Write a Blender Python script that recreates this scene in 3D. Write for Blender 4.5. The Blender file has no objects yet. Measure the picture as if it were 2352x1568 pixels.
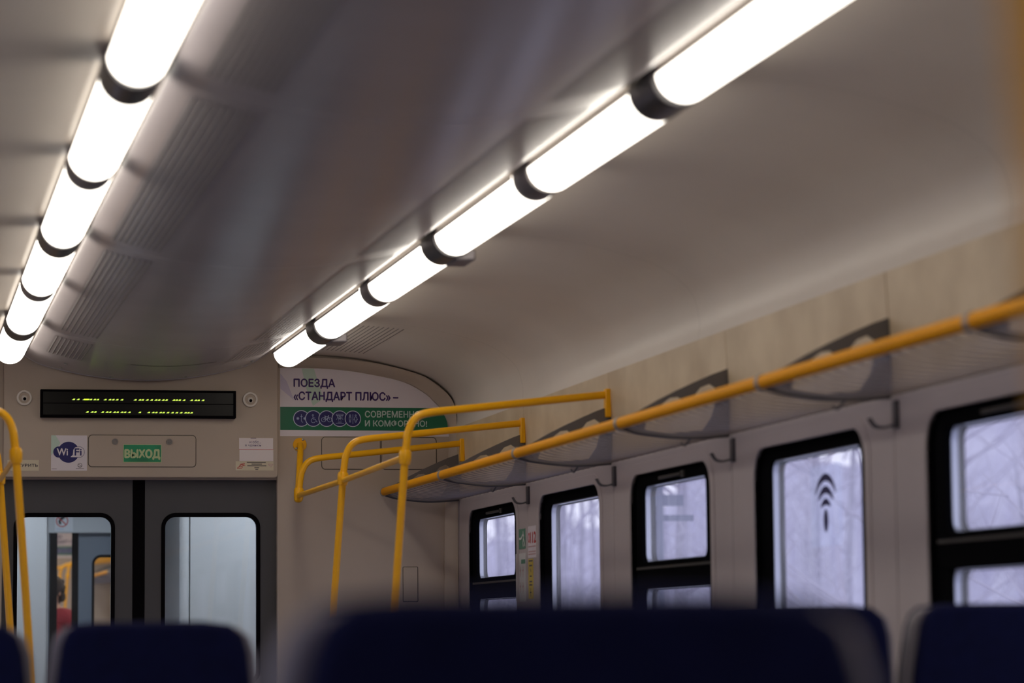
import bpy, bmesh, math, random
from mathutils import Vector, Matrix

random.seed(7)
S = bpy.context.scene
COL = S.collection
PI = math.pi

# ------------------------------------------------------------------ camera
cam_d = bpy.data.cameras.new('camera')
cam = bpy.data.objects.new('camera', cam_d)
COL.objects.link(cam)
YAW, PITCH, ROLL = math.radians(12.3146), math.radians(5.7480), math.radians(-0.5239)
fw = Vector((math.sin(YAW) * math.cos(PITCH), math.cos(YAW) * math.cos(PITCH), math.sin(PITCH)))
rt = Vector((math.cos(YAW), -math.sin(YAW), 0))
up = rt.cross(fw)
r2 = rt * math.cos(ROLL) + up * math.sin(ROLL)
u2 = up * math.cos(ROLL) - rt * math.sin(ROLL)
M = Matrix((r2, u2, -fw)).transposed().to_4x4()
M.translation = Vector((-1.296, 0, 1.2))
cam.matrix_world = M
cam_d.sensor_fit = 'HORIZONTAL'
cam_d.sensor_width = 36
cam_d.lens = 6600 / 2352 * 36
cam_d.clip_start = 0.05
cam_d.clip_end = 800
cam_d.dof.use_dof = True
cam_d.dof.focus_distance = 15.5
cam_d.dof.aperture_fstop = 2.65
S.camera = cam

# ------------------------------------------------------------------ world, exposure
w = bpy.data.worlds.new('overcast_sky')
S.world = w
w.use_nodes = True
nt = w.node_tree
bg = nt.nodes['Background']
tc = nt.nodes.new('ShaderNodeTexCoord')
sx = nt.nodes.new('ShaderNodeSeparateXYZ')
rp = nt.nodes.new('ShaderNodeValToRGB')
rp.color_ramp.elements[0].position = 0.001
rp.color_ramp.elements[0].color = (0.82, 0.82, 1.0, 1)
rp.color_ramp.elements[1].position = 0.35
rp.color_ramp.elements[1].color = (0.78, 0.80, 1.0, 1)
nt.links.new(tc.outputs['Generated'], sx.inputs[0])
nt.links.new(sx.outputs['Z'], rp.inputs[0])
nt.links.new(rp.outputs[0], bg.inputs['Color'])
bg.inputs['Strength'].default_value = 1.05
LAMP = 3.9                                  # emission of the saloon tubes
LAMP_COL = (1.0, 0.93, 0.82, 1)
S.view_settings.view_transform = 'Standard'
S.view_settings.look = 'None'
S.view_settings.gamma = 1
S.view_settings.use_curve_mapping = False
S.view_settings.exposure = 0.22
S.cycles.use_denoising = True
S.cycles.max_bounces = 10
S.cycles.diffuse_bounces = 5
S.cycles.transparent_max_bounces = 16
S.cycles.caustics_reflective = False
S.cycles.caustics_refractive = False


# ------------------------------------------------------------------ materials
def srgb(*c):
    return tuple((v / 255 / 12.92 if v / 255 <= 0.04045 else ((v / 255 + 0.055) / 1.055) ** 2.4) for v in c) + (1,)


def mat(name, col, rough=0.5, metal=0.0, spec=0.5, var=0.0, vscale=6.0, col2=None, bump=0.0, bscale=200.0, coat=0.0):
    m = bpy.data.materials.new(name)
    m.use_nodes = True
    t = m.node_tree
    b = t.nodes['Principled BSDF']
    b.inputs['Base Color'].default_value = tuple(col[:3]) + (1,)
    b.inputs['Roughness'].default_value = rough
    b.inputs['Metallic'].default_value = metal
    b.inputs['Specular IOR Level'].default_value = spec
    b.inputs['Coat Weight'].default_value = coat
    tcn = t.nodes.new('ShaderNodeTexCoord')
    if var or col2:
        n = t.nodes.new('ShaderNodeTexNoise')
        n.inputs['Scale'].default_value = vscale
        n.inputs['Detail'].default_value = 4
        r = t.nodes.new('ShaderNodeValToRGB')
        r.color_ramp.elements[0].position = 0.35
        r.color_ramp.elements[1].position = 0.7
        c2 = col2 or tuple(max(0, v * (1 - var)) for v in col[:3])
        r.color_ramp.elements[0].color = tuple(c2[:3]) + (1,)
        r.color_ramp.elements[1].color = tuple(col[:3]) + (1,)
        t.links.new(tcn.outputs['Object'], n.inputs['Vector'])
        t.links.new(n.outputs['Fac'], r.inputs[0])
        t.links.new(r.outputs[0], b.inputs['Base Color'])
    if bump:
        n2 = t.nodes.new('ShaderNodeTexNoise')
        n2.inputs['Scale'].default_value = bscale
        bp = t.nodes.new('ShaderNodeBump')
        bp.inputs['Strength'].default_value = bump
        bp.inputs['Distance'].default_value = 0.002
        t.links.new(tcn.outputs['Object'], n2.inputs['Vector'])
        t.links.new(n2.outputs['Fac'], bp.inputs['Height'])
        t.links.new(bp.outputs[0], b.inputs['Normal'])
    return m


def emit(name, col, s):
    m = bpy.data.materials.new(name)
    m.use_nodes = True
    t = m.node_tree
    b = t.nodes['Principled BSDF']
    b.inputs['Base Color'].default_value = (0.7, 0.7, 0.7, 1)
    b.inputs['Emission Color'].default_value = tuple(col[:3]) + (1,)
    b.inputs['Emission Strength'].default_value = s
    return m


def glass(name, tint=(0.96, 0.97, 1.0), dirt=0.12, gloss=0.06):
    m = bpy.data.materials.new(name)
    m.use_nodes = True
    t = m.node_tree
    t.nodes.remove(t.nodes['Principled BSDF'])
    out = t.nodes['Material Output']
    tr = t.nodes.new('ShaderNodeBsdfTransparent')
    tr.inputs[0].default_value = tint + (1,)
    gl = t.nodes.new('ShaderNodeBsdfGlossy')
    gl.inputs['Roughness'].default_value = 0.02
    tl = t.nodes.new('ShaderNodeBsdfTranslucent')
    tl.inputs[0].default_value = (0.85, 0.86, 0.9, 1)
    nz = t.nodes.new('ShaderNodeTexNoise')
    nz.inputs['Scale'].default_value = 9
    nz.inputs['Detail'].default_value = 6
    tcn = t.nodes.new('ShaderNodeTexCoord')
    mp = t.nodes.new('ShaderNodeMapping')
    mp.inputs['Scale'].default_value = (1, 2.5, 0.5)
    mm = t.nodes.new('ShaderNodeMath')
    mm.operation = 'MULTIPLY'
    mm.inputs[1].default_value = dirt * 2
    t.links.new(tcn.outputs['Object'], mp.inputs[0])
    t.links.new(mp.outputs[0], nz.inputs['Vector'])
    t.links.new(nz.outputs['Fac'], mm.inputs[0])
    m1 = t.nodes.new('ShaderNodeMixShader')
    m2 = t.nodes.new('ShaderNodeMixShader')
    m2.inputs[0].default_value = gloss
    t.links.new(mm.outputs[0], m1.inputs[0])
    t.links.new(tr.outputs[0], m1.inputs[1])
    t.links.new(tl.outputs[0], m1.inputs[2])
    t.links.new(m1.outputs[0], m2.inputs[1])
    t.links.new(gl.outputs[0], m2.inputs[2])
    t.links.new(m2.outputs[0], out.inputs['Surface'])
    return m


MT = {}
MT['end_beige'] = mat('end_wall_plastic', (0.50, 0.41, 0.33), 0.55, var=0.06, vscale=3, bump=0.15, bscale=500)
MT['upper'] = mat('upper_panel_plastic', (0.68, 0.55, 0.38), 0.45, col2=(0.53, 0.41, 0.27), vscale=3.5)
MT['lower'] = mat('window_panel_plastic', (0.50, 0.44, 0.44), 0.5, var=0.05, vscale=3)
MT['dome'] = mat('dome_enamel', (0.50, 0.45, 0.46), 0.26, spec=0.8, var=0.08, vscale=2)
MT['cove'] = mat('cove_enamel', (0.74, 0.67, 0.60), 0.38, spec=0.5, var=0.07, vscale=1.6)
MT['joint'] = mat('joint_backing', (0.05, 0.045, 0.04), 0.8)
MT['door'] = mat('door_grey', (0.068, 0.0656, 0.072), 0.5, var=0.06, bump=0.1)
MT['rubber'] = mat('black_rubber', (0.005, 0.004, 0.005), 0.9, spec=0.01)
MT['frame'] = mat('window_black', (0.004, 0.004, 0.005), 0.8, spec=0.01)
MT['frame_strip'] = mat('window_strip', (0.06, 0.055, 0.05), 0.5, spec=0.2)
MT['alu'] = mat('aluminium_spacer', (0.55, 0.58, 0.68), 0.3, metal=0.7)
MT['yellow'] = mat('yellow_enamel', (0.9472, 0.4608, 0.00384), 0.30, spec=0.35)
MT['orange'] = mat('rail_orange', (0.80, 0.335, 0.001), 0.5, spec=0.08)
MT['bracket'] = mat('bracket_grey', (0.1408, 0.128, 0.1216), 0.5)
MT['clip'] = mat('clip_grey', (0.256, 0.2304, 0.2176), 0.4)
MT['hook'] = mat('hook_dark', (0.055, 0.05, 0.06), 0.4)
MT['lampband'] = mat('lamp_band_grey', (0.055, 0.05, 0.055), 0.35, spec=0.5)
MT['thinband'] = mat('lamp_coupling_grey', (0.20, 0.18, 0.18), 0.45)
MT['lamptrim'] = mat('lamp_trim', (0.10, 0.08, 0.08), 0.4)
MT['latch'] = mat('lamp_latch', (0.2, 0.18, 0.19), 0.4)
MT['tube'] = emit('lamp_diffuser', LAMP_COL, LAMP)
MT['tube_cool'] = emit('vestibule_diffuser', (0.80, 0.90, 1.0, 1), 17.0)
MT['tube_far'] = emit('far_car_diffuser', LAMP_COL, 5.5)
MT['steel'] = mat('screw_steel', (0.55, 0.54, 0.52), 0.3, metal=0.9)
MT['slot'] = mat('vent_slot', (0.1664, 0.1472, 0.1408), 0.6)
MT['white'] = mat('white_print', (0.768, 0.704, 0.7424), 0.45)
MT['bright'] = mat('bright_sticker', (0.80, 0.80, 0.84), 0.5)
MT['mint'] = mat('mint_print', (0.5376, 0.6784, 0.576), 0.45)
MT['lilac'] = mat('lilac_print', (0.6016, 0.5376, 0.6784), 0.45)
MT['green'] = mat('green_print', (0.00256, 0.1472, 0.06656), 0.35)
MT['exitgreen'] = mat('exit_green', (0.0128, 0.3456, 0.1472), 0.4, col2=(0.01, 0.19, 0.08), vscale=8)
MT['exitfont'] = mat('exit_lettering', (0.5376, 0.64, 0.3328), 0.5)
MT['ink'] = mat('violet_ink', (0.045, 0.012, 0.13), 0.5)
MT['navyink'] = mat('navy_ink', (0.012, 0.010, 0.12), 0.5)
MT['palegreen'] = mat('pale_lettering', (0.512, 0.64, 0.5888), 0.5)
MT['iconring'] = mat('icon_ring', (0.5888, 0.64, 0.7936), 0.5)
MT['iconline'] = mat('icon_line', (0.4864, 0.576, 0.7936), 0.5)
MT['black'] = mat('black_ink', (0.012, 0.01, 0.015), 0.5)
MT['greyink'] = mat('grey_ink', (0.12, 0.10, 0.10), 0.5)
MT['red'] = mat('red_ink', (0.576, 0.0384, 0.0384), 0.5)
MT['paleink'] = mat('pale_red_ink', (0.576, 0.3584, 0.3584), 0.5)
MT['cream'] = mat('cream_sticker', (0.6656, 0.5888, 0.4352), 0.5)
MT['paper'] = mat('paper', (0.7936, 0.7168, 0.7168), 0.6)
MT['notice'] = mat('notice_grey', (0.64, 0.64, 0.6272), 0.5)
MT['signgreen'] = mat('rescue_green', (0.0768, 0.256, 0.1664), 0.45)
MT['signwhite'] = mat('sign_white', (0.7936, 0.7936, 0.768), 0.45)
MT['signyellow'] = mat('sign_yellow', (0.704, 0.5376, 0.0768), 0.5)
MT['film'] = glass('sticker_film', (0.92, 0.95, 1.0), 0.2, 0.0)
MT['led'] = emit('led_yellow_green', (0.52, 0.86, 0.0, 1), 1.35)
MT['led_dim'] = emit('led_dim', (0.40, 0.66, 0.0, 1), 0.22)
MT['glass'] = glass('window_glass', (0.95, 0.96, 1.0), 0.20, 0.04)
MT['doorglass'] = glass('door_glass', (0.93, 0.96, 0.97), 0.02, 0.05)
MT['navy'] = mat('seat_navy', (0.005, 0.007, 0.046), 0.8, spec=0.15, var=0.25, vscale=30, bump=0.3)
MT['shell'] = mat('seat_shell_grey', (0.216, 0.198, 0.228), 0.5)
MT['pedestal'] = mat('seat_pedestal', (0.10, 0.10, 0.11), 0.5)
MT['floor'] = mat('floor_vinyl', (0.16, 0.15, 0.15), 0.6, var=0.2, vscale=40)
MT['vest'] = mat('vestibule_white', (0.62, 0.63, 0.66), 0.4)
MT['vestdoor'] = mat('far_door_blue_grey', (0.20, 0.23, 0.29), 0.45)
MT['skin'] = mat('skin', (0.55, 0.33, 0.24), 0.5)
MT['hair'] = mat('brown_hair', (0.035, 0.02, 0.012), 0.6, var=0.5, vscale=60)
MT['jacket'] = mat('red_jacket', (0.30, 0.012, 0.03), 0.7)
MT['trousers'] = mat('dark_trousers', (0.02, 0.02, 0.04), 0.8)
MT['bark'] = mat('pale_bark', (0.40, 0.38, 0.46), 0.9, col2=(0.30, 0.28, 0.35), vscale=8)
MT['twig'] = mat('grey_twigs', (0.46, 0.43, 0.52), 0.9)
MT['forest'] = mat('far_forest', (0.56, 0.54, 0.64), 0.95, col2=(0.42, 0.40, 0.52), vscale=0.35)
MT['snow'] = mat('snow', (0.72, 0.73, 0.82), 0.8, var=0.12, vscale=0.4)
MT['mast'] = mat('mast_grey', (0.16, 0.17, 0.24), 0.6)

MT['rib'] = mat('shelf_rib', (0.26, 0.22, 0.23), 0.5)

# LED screen: printed dot grid
m = mat('led_screen', (0.006, 0.005, 0.004), 0.3, spec=0.2)
t = m.node_tree
b = t.nodes['Principled BSDF']
tcn = t.nodes.new('ShaderNodeTexCoord')
vo = t.nodes.new('ShaderNodeTexVoronoi')
vo.inputs['Scale'].default_value = 190
vo.inputs['Randomness'].default_value = 0
cr = t.nodes.new('ShaderNodeValToRGB')
cr.color_ramp.elements[0].position = 0.25
cr.color_ramp.elements[0].color = (0.030, 0.024, 0.018, 1)
cr.color_ramp.elements[1].position = 0.5
cr.color_ramp.elements[1].color = (0.005, 0.004, 0.003, 1)
t.links.new(tcn.outputs['Object'], vo.inputs['Vector'])
t.links.new(vo.outputs['Distance'], cr.inputs[0])
t.links.new(cr.outputs[0], b.inputs['Base Color'])
MT['screen'] = m

# translucent ribbed shelf sheet
m = bpy.data.materials.new('shelf_polycarbonate')
m.use_nodes = True
t = m.node_tree
t.nodes.remove(t.nodes['Principled BSDF'])
tr = t.nodes.new('ShaderNodeBsdfTransparent')
tr.inputs[0].default_value = (0.88, 0.87, 0.92, 1)
tl = t.nodes.new('ShaderNodeBsdfTranslucent')
tl.inputs[0].default_value = (0.75, 0.72, 0.80, 1)
df = t.nodes.new('ShaderNodeBsdfDiffuse')
df.inputs[0].default_value = (0.55, 0.52, 0.60, 1)
gl = t.nodes.new('ShaderNodeBsdfGlossy')
gl.inputs['Roughness'].default_value = 0.12
a1 = t.nodes.new('ShaderNodeMixShader')
a1.inputs[0].default_value = 0.5
a2 = t.nodes.new('ShaderNodeMixShader')
a2.inputs[0].default_value = 0.27
a3 = t.nodes.new('ShaderNodeMixShader')
a3.inputs[0].default_value = 0.06
t.links.new(tl.outputs[0], a1.inputs[1])
t.links.new(df.outputs[0], a1.inputs[2])
t.links.new(tr.outputs[0], a2.inputs[1])
t.links.new(a1.outputs[0], a2.inputs[2])
t.links.new(a2.outputs[0], a3.inputs[1])
t.links.new(gl.outputs[0], a3.inputs[2])
t.links.new(a3.outputs[0], t.nodes['Material Output'].inputs['Surface'])
MT['shelf'] = m


# ------------------------------------------------------------------ mesh helpers
class MB:
    def __init__(self):
        self.v, self.f = [], []

    def add(self, vs, fs):
        o = len(self.v)
        self.v += [tuple(p) for p in vs]
        self.f += [tuple(i + o for i in q) for q in fs]
        return self

    def box(self, x0, x1, y0, y1, z0, z1):
        vs = [(x, y, z) for x in (x0, x1) for y in (y0, y1) for z in (z0, z1)]
        return self.add(vs, [(0, 1, 3, 2), (4, 6, 7, 5), (0, 4, 5, 1), (2, 3, 7, 6), (0, 2, 6, 4), (1, 5, 7, 3)])

    def prism(self, poly, mp, d0, d1):
        """poly: list of (u, v); mp(u, v, w) -> xyz"""
        n = len(poly)
        vs = [mp(u, v, d0) for u, v in poly] + [mp(u, v, d1) for u, v in poly]
        fs = [tuple(range(n)), tuple(range(2 * n - 1, n - 1, -1))]
        fs += [(i, (i + 1) % n, n + (i + 1) % n, n + i) for i in range(n)]
        return self.add(vs, fs)

    def ring(self, outer, inner, mp, d0, d1):
        n = len(outer)
        vs = [mp(u, v, d) for d in (d0, d1) for L in (outer, inner) for u, v in L]
        fs = []
        for i in range(n):
            j = (i + 1) % n
            fs += [(i, j, n + j, n + i), (2 * n + i, 3 * n + i, 3 * n + j, 2 * n + j),
                   (i, 2 * n + i, 2 * n + j, j), (n + i, n + j, 3 * n + j, 3 * n + i)]
        return self.add(vs, fs)

    def tube(self, pts, r, seg=12, cap=True, squash=None):
        pts = [Vector(p) for p in pts]
        n = len(pts)
        rs = r if isinstance(r, (list, tuple)) else [r] * n
        base = len(self.v)
        ref = None
        for i, p in enumerate(pts):
            d = (pts[min(i + 1, n - 1)] - pts[max(i - 1, 0)]).normalized()
            if ref is None:
                ref = d.orthogonal().normalized()
                if abs(d.z) < 0.9:
                    ref = Vector((0, 0, 1)).cross(d).normalized()
            ref = (ref - d * ref.dot(d)).normalized()
            q = d.cross(ref)
            for k in range(seg):
                a = 2 * PI * k / seg
                s0, s1 = (squash or (1, 1))
                self.v.append(tuple(p + ref * math.cos(a) * rs[i] * s0 + q * math.sin(a) * rs[i] * s1))
        for i in range(n - 1):
            for k in range(seg):
                a, b_ = base + i * seg + k, base + i * seg + (k + 1) % seg
                self.f.append((a, b_, b_ + seg, a + seg))
        if cap:
            self.f.append(tuple(base + k for k in range(seg - 1, -1, -1)))
            self.f.append(tuple(base + (n - 1) * seg + k for k in range(seg)))
        return self

    def loft(self, rows, closed=False):
        """rows: list of equal-length point lists"""
        n = len(rows[0])
        base = len(self.v)
        for r in rows:
            self.v += [tuple(p) for p in r]
        for i in range(len(rows) - 1):
            for k in range(n if closed else n - 1):
                a, b_ = base + i * n + k, base + i * n + (k + 1) % n
                self.f.append((a, b_, b_ + n, a + n))
        return self

    def sphere(self, c, rx, ry, rz, seg=14, rings=8):
        rows = []
        for i in range(rings + 1):
            th = PI * i / rings
            rows.append([(c[0] + rx * math.sin(th) * math.cos(2 * PI * k / seg),
                          c[1] + ry * math.sin(th) * math.sin(2 * PI * k / seg),
                          c[2] + rz * math.cos(th)) for k in range(seg)])
        return self.loft(rows, True)

    def build(self, name, m, parent=None, smooth=35, bevel=0.0, seg=2, kind=None, label=None, solid=None):
        me = bpy.data.meshes.new(name)
        me.from_pydata(self.v, [], self.f)
        bm = bmesh.new()
        bm.from_mesh(me)
        bmesh.ops.remove_doubles(bm, verts=bm.verts, dist=1e-6)
        bmesh.ops.recalc_face_normals(bm, faces=bm.faces)
        bm.to_mesh(me)
        bm.free()
        me.materials.append(MT[m] if isinstance(m, str) else m)
        o = bpy.data.objects.new(name, me)
        COL.objects.link(o)
        if parent is not None:
            o.parent = parent
            o.matrix_parent_inverse = Matrix.Translation(-parent.location)
        if smooth:
            for p in me.polygons:
                p.use_smooth = True
            me.set_sharp_from_angle(angle=math.radians(smooth))
        if solid:
            md = o.modifiers.new('solidify', 'SOLIDIFY')
            md.thickness = solid
        if bevel:
            md = o.modifiers.new('bevel', 'BEVEL')
            md.width = bevel
            md.segments = seg
            md.limit_method = 'ANGLE'
            md.angle_limit = math.radians(40)
        if kind:
            o['kind'] = kind
        if label:
            o['label'] = label
        return o


def tag(o, label, cat, group=None):
    o['label'] = label
    o['category'] = cat
    if group:
        o['group'] = group
    return o


def thing(name, loc, label=None, cat=None, group=None, kind=None):
    o = bpy.data.objects.new(name, None)
    o.empty_display_size = 0.05
    COL.objects.link(o)
    o.location = loc
    if label:
        tag(o, label, cat, group)
    if kind:
        o['kind'] = kind
    return o


def copy_tree(o, parent=None):
    c = o.copy()
    COL.objects.link(c)
    if parent is not None:
        c.parent = parent
    for ch in list(o.children):
        copy_tree(ch, c)
    return c


def rrect(u0, u1, v0, v1, r, n=6):
    out = []
    for cu, cv, a0 in ((u1 - r, v1 - r, 0), (u0 + r, v1 - r, 90), (u0 + r, v0 + r, 180), (u1 - r, v0 + r, 270)):
        for k in range(n + 1):
            a = math.radians(a0 + 90 * k / n)
            out.append((cu + r * math.cos(a), cv + r * math.sin(a)))
    return out


def circle(cu, cv, r, n=24, ry=None):
    return [(cu + r * math.cos(2 * PI * k / n), cv + (ry or r) * math.sin(2 * PI * k / n)) for k in range(n)]


def smoothline(pts, n=6):
    """Catmull-Rom through 2-D or 3-D points"""
    P = [Vector(p) for p in pts]
    P = [P[0] * 2 - P[1]] + P + [P[-1] * 2 - P[-2]]
    out = []
    for i in range(1, len(P) - 2):
        for k in range(n):
            t_ = k / n
            a, b_, c, d = P[i - 1], P[i], P[i + 1], P[i + 2]
            out.append(0.5 * ((2 * b_) + (c - a) * t_ + (2 * a - 5 * b_ + 4 * c - d) * t_ ** 2 + (3 * b_ - a - 3 * c + d) * t_ ** 3))
    out.append(P[-2])
    return [tuple(p) for p in out]


def endmap(y):
    """print / plates on a wall that faces the saloon (-Y); w grows towards the viewer"""
    return lambda u, v, w_: (u, y - w_, v)


def sidemap(side, x):
    """panels on a side wall; u = Y, v = Z, w grows outwards from the room"""
    return lambda u, v, w_: (side * (x + w_), u, v)


def text_polys(s, bold=0.0):
    cu = bpy.data.curves.new('lettering', 'FONT')
    cu.body = s
    cu.resolution_u = 3
    cu.offset = bold
    ob = bpy.data.objects.new('lettering', cu)
    COL.objects.link(ob)
    dg = bpy.context.evaluated_depsgraph_get()
    me = bpy.data.meshes.new_from_object(ob.evaluated_get(dg))
    bpy.data.objects.remove(ob)
    bpy.data.curves.remove(cu)
    vs = [tuple(v.co) for v in me.vertices]
    fs = [tuple(p.vertices) for p in me.polygons]
    bpy.data.meshes.remove(me)
    return vs, fs


def letter(s, u0, u1, v0, v1, mp, depth, m, parent, bold=0.01, name='lettering', thick=0.0008):
    """lettering fitted into the box u0..u1, v0..v1 of a mapped plane, as thin raised print"""
    vs, fs = text_polys(s, 0.0)
    if not vs:
        return None
    xs = [v[0] for v in vs]
    ys = [v[1] for v in vs]
    ax, bx, ay, by = min(xs), max(xs), min(ys), max(ys)
    q = MB()
    e = max(0.0, bold) * (v1 - v0)
    for i, (du, dv) in enumerate(((0, 0), (e, 0), (-e, 0), (0, e), (0, -e)) if e else ((0, 0),)):
        q.add([mp(u0 + (x - ax) / (bx - ax) * (u1 - u0) + du, v0 + (y - ay) / (by - ay) * (v1 - v0) + dv, depth + i * 0.00004) for x, y, _ in vs], fs)
    return q.build(name, m, parent, smooth=0)


def strokes(lines, wd, mp, depth):
    """thin flat strokes for pictograms: lists of (u, v) points"""
    q = MB()
    for L in lines:
        for (a, b_), (c, d) in zip(L[:-1], L[1:]):
            du, dv = c - a, d - b_
            ln = math.hypot(du, dv) or 1
            nu, nv = -dv / ln * wd / 2, du / ln * wd / 2
            q.add([mp(a + nu, b_ + nv, depth), mp(a - nu, b_ - nv, depth), mp(c - nu, d - nv, depth), mp(c + nu, d + nv, depth)], [(0, 1, 2, 3)])
    return q


XW, YE = 1.674, 15.0
JOINTS = [14.95, 13.29, 11.64, 9.92, 8.21, 6.50, 4.79, 3.08, 1.37, -0.34, -1.6]

# ------------------------------------------------------------------ room shell
MB().box(-1.75, 1.75, -1.7, 15.1, -0.08, 0).build('floor', 'floor', kind='structure')


def dome_z(x):
    return 2.511 + 0.276 * x * x + max(0.0, abs(x) - 0.545) * 0.30


COVE = smoothline([(0.59, 2.662), (0.80, 2.660), (1.0, 2.652), (1.2, 2.630), (1.38, 2.590), (1.50, 2.552), (1.575, 2.507),
                   (1.632, 2.452), (1.655, 2.395), (1.664, 2.33), (1.656, 2.272)], 4)
CJ = [15.0, 13.32, 10.27, 7.22, 4.17, 1.12, -1.65]
ceiling = MB().box(-1.75, 1.75, -1.7, 15.05, 2.70, 2.76).build('ceiling', 'joint', kind='structure')
for a, b_ in zip(CJ[:-1], CJ[1:]):
    y1, y0 = (14.90 if a == 15.0 else a - 0.002), b_ + 0.002
    xs = [-0.604 + 1.208 * k / 24 for k in range(25)]
    low = [(x, dome_z(x)) for x in xs]
    poly = low + [(x, z + 0.012) for x, z in reversed(low)]
    MB().prism(poly, lambda u, v, w_: (u, w_, v), y0, y1).build('dome_panel', 'dome', ceiling, bevel=0.003)
    for s in (1, -1):
        cv = [(s * x, z) for x, z in COVE]
        rows = [[(x, y, z) for x, z in cv] for y in (b_, a)]
        MB().loft(rows).build('cove_panel', 'cove', ceiling)
        MB().loft([[(s * (x - 0.0008), y, z - 0.0008) for x, z in COVE] for y in (b_ - 0.0008, b_ + 0.0008)]).build('cove_joint', 'slot', ceiling)
# end lip of the dome with screws and the slit
lip = MB()
rows = []
for y, dz, in ((14.90, 0.0), (14.915, -0.004), (14.93, -0.002), (14.935, 0.012)):
    rows.append([(-0.66 + 1.32 * k / 32, y, dome_z(-0.66 + 1.32 * k / 32) + dz) for k in range(33)])
lip.loft(rows).build('dome_lip', 'dome', ceiling, solid=0.006)
strokes([[(-0.13 + 0.42 * k / 12, 14.1 + 0.03 * math.sin(PI * k / 12)) for k in range(13)]], 0.012,
        lambda u, v, w_: (u, v, dome_z(u) - w_), 0.0008).build('dome_slit', 'rubber', ceiling)
for x, y in ((-0.43, 14.80), (-0.42, 14.55), (-0.17, 14.84), (0.21, 14.84), (0.50, 14.82), (0.53, 14.62)):
    MB().sphere((x, y, dome_z(x) - 0.001), 0.009, 0.012, 0.005, 10, 6).build('screw', 'steel', ceiling)

# slotted vents of the dome and the cove: every slot a recessed-looking dark slat of its own
def vent(y0, y1, xs, zf, name='vent_grille'):
    q = MB()
    xa, xb = min(xs) - 0.012, max(xs) + 0.012
    pts = [xa + (xb - xa) * k / 8 for k in range(9)]
    rows = [[(x, y, zf(x) - 0.0012) for x in pts] for y in (y0, y1)]
    g = q.loft(rows).build(name, 'dome' if 'cove' not in name else 'cove', ceiling)
    for x in xs:
        d = 0.0036 if x < 0 else 0.0028
        h_ = 0.0040 if x < 0 else 0.0020
        s_ = MB().add([(x - d, y0 + 0.02, zf(x - d) - 0.0016), (x + d, y0 + 0.02, zf(x + d) - 0.0016),
                       (x + d, y1 - 0.02, zf(x + d) - 0.0016), (x - d, y1 - 0.02, zf(x - d) - 0.0016),
                       (x, y0 + 0.02, zf(x) - h_), (x, y1 - 0.02, zf(x) - h_)],
                      [(0, 1, 2, 3), (0, 3, 5, 4), (1, 4, 5, 2), (0, 4, 1), (3, 2, 5)])
        s_.build('slat', 'slot', g, smooth=0)


for y0, y1 in ((13.45, 14.25), (10.40, 13.18), (7.36, 10.13), (4.3, 7.08)):
    for s in (1, -1):
        vent(y0, y1, [s * (0.365 + 0.02 * k) for k in range(9)], dome_z)


def cove_z(x):
    x = abs(x)
    for (xa, za), (xb, zb) in zip(COVE[:-1], COVE[1:]):
        if xa <= x <= xb:
            return za + (zb - za) * (x - xa) / (xb - xa)
    return 2.66


vent(13.45, 14.70, [0.90 + 0.024 * k for k in range(10)], cove_z, 'cove_vent_grille')

# ---- side walls
def side_wall(side, name, bays):
    root = MB().box(*sorted((side * (XW + 0.012), side * (XW + 0.02))), -1.7, 15.05, 1.86, 2.33).build(name, 'joint', kind='structure')
    for a, b_ in bays:
        y0, y1 = b_ + 0.004, a - 0.004
        mp = sidemap(side, XW)
        yc = (a + b_) / 2
        hw = 0.586 if b_ > -1.5 else 0.45
        inner = rrect(yc - hw, yc + hw, 0.86, 1.823, 0.11, 6)
        outer = rrect(y0, y1, 0.0, 1.897, 0.001, 6)
        MB().ring(outer, inner, mp, 0, 0.012).build('wall_panel', 'lower', root, bevel=0.002)
        MB().ring(rrect(yc - hw - 0.05, yc + hw + 0.05, 0.81, 1.868, 0.155, 6), inner, mp, -0.004, 0.002).build('window_surround', 'lower', root, bevel=0.002)
        MB().ring(rrect(yc - hw - 0.012, yc + hw + 0.012, 0.848, 1.835, 0.122, 6), inner, mp, 0.003, 0.027).build('window_reveal', 'frame', root)
        up_ = [(y0, 1.90, 0), (y1, 1.90, 0), (y1, 2.275, -0.018), (y0, 2.275, -0.018)]
        q = MB()
        q.add([mp(u, v, w_) for u, v, w_ in up_] + [mp(u, v, w_ + 0.01) for u, v, w_ in up_],
              [(0, 1, 2, 3), (7, 6, 5, 4), (0, 4, 5, 1), (1, 5, 6, 2), (2, 6, 7, 3), (3, 7, 4, 0)])
        q.build('upper_panel', 'upper', root, bevel=0.002)
    # the dark sheet behind the panel joints, with an opening left at every window
    for j in JOINTS[1:-1]:
        MB().box(*sorted((side * (XW + 0.013), side * (XW + 0.02))), j - 0.06, j + 0.06, 0, 1.9).build('joint_backing', 'joint', root)
    return root


BAYS = list(zip(JOINTS[:-1], JOINTS[1:]))
wall_r = side_wall(1, 'wall_right', BAYS)
wall_l = side_wall(-1, 'wall_left', BAYS)


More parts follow.
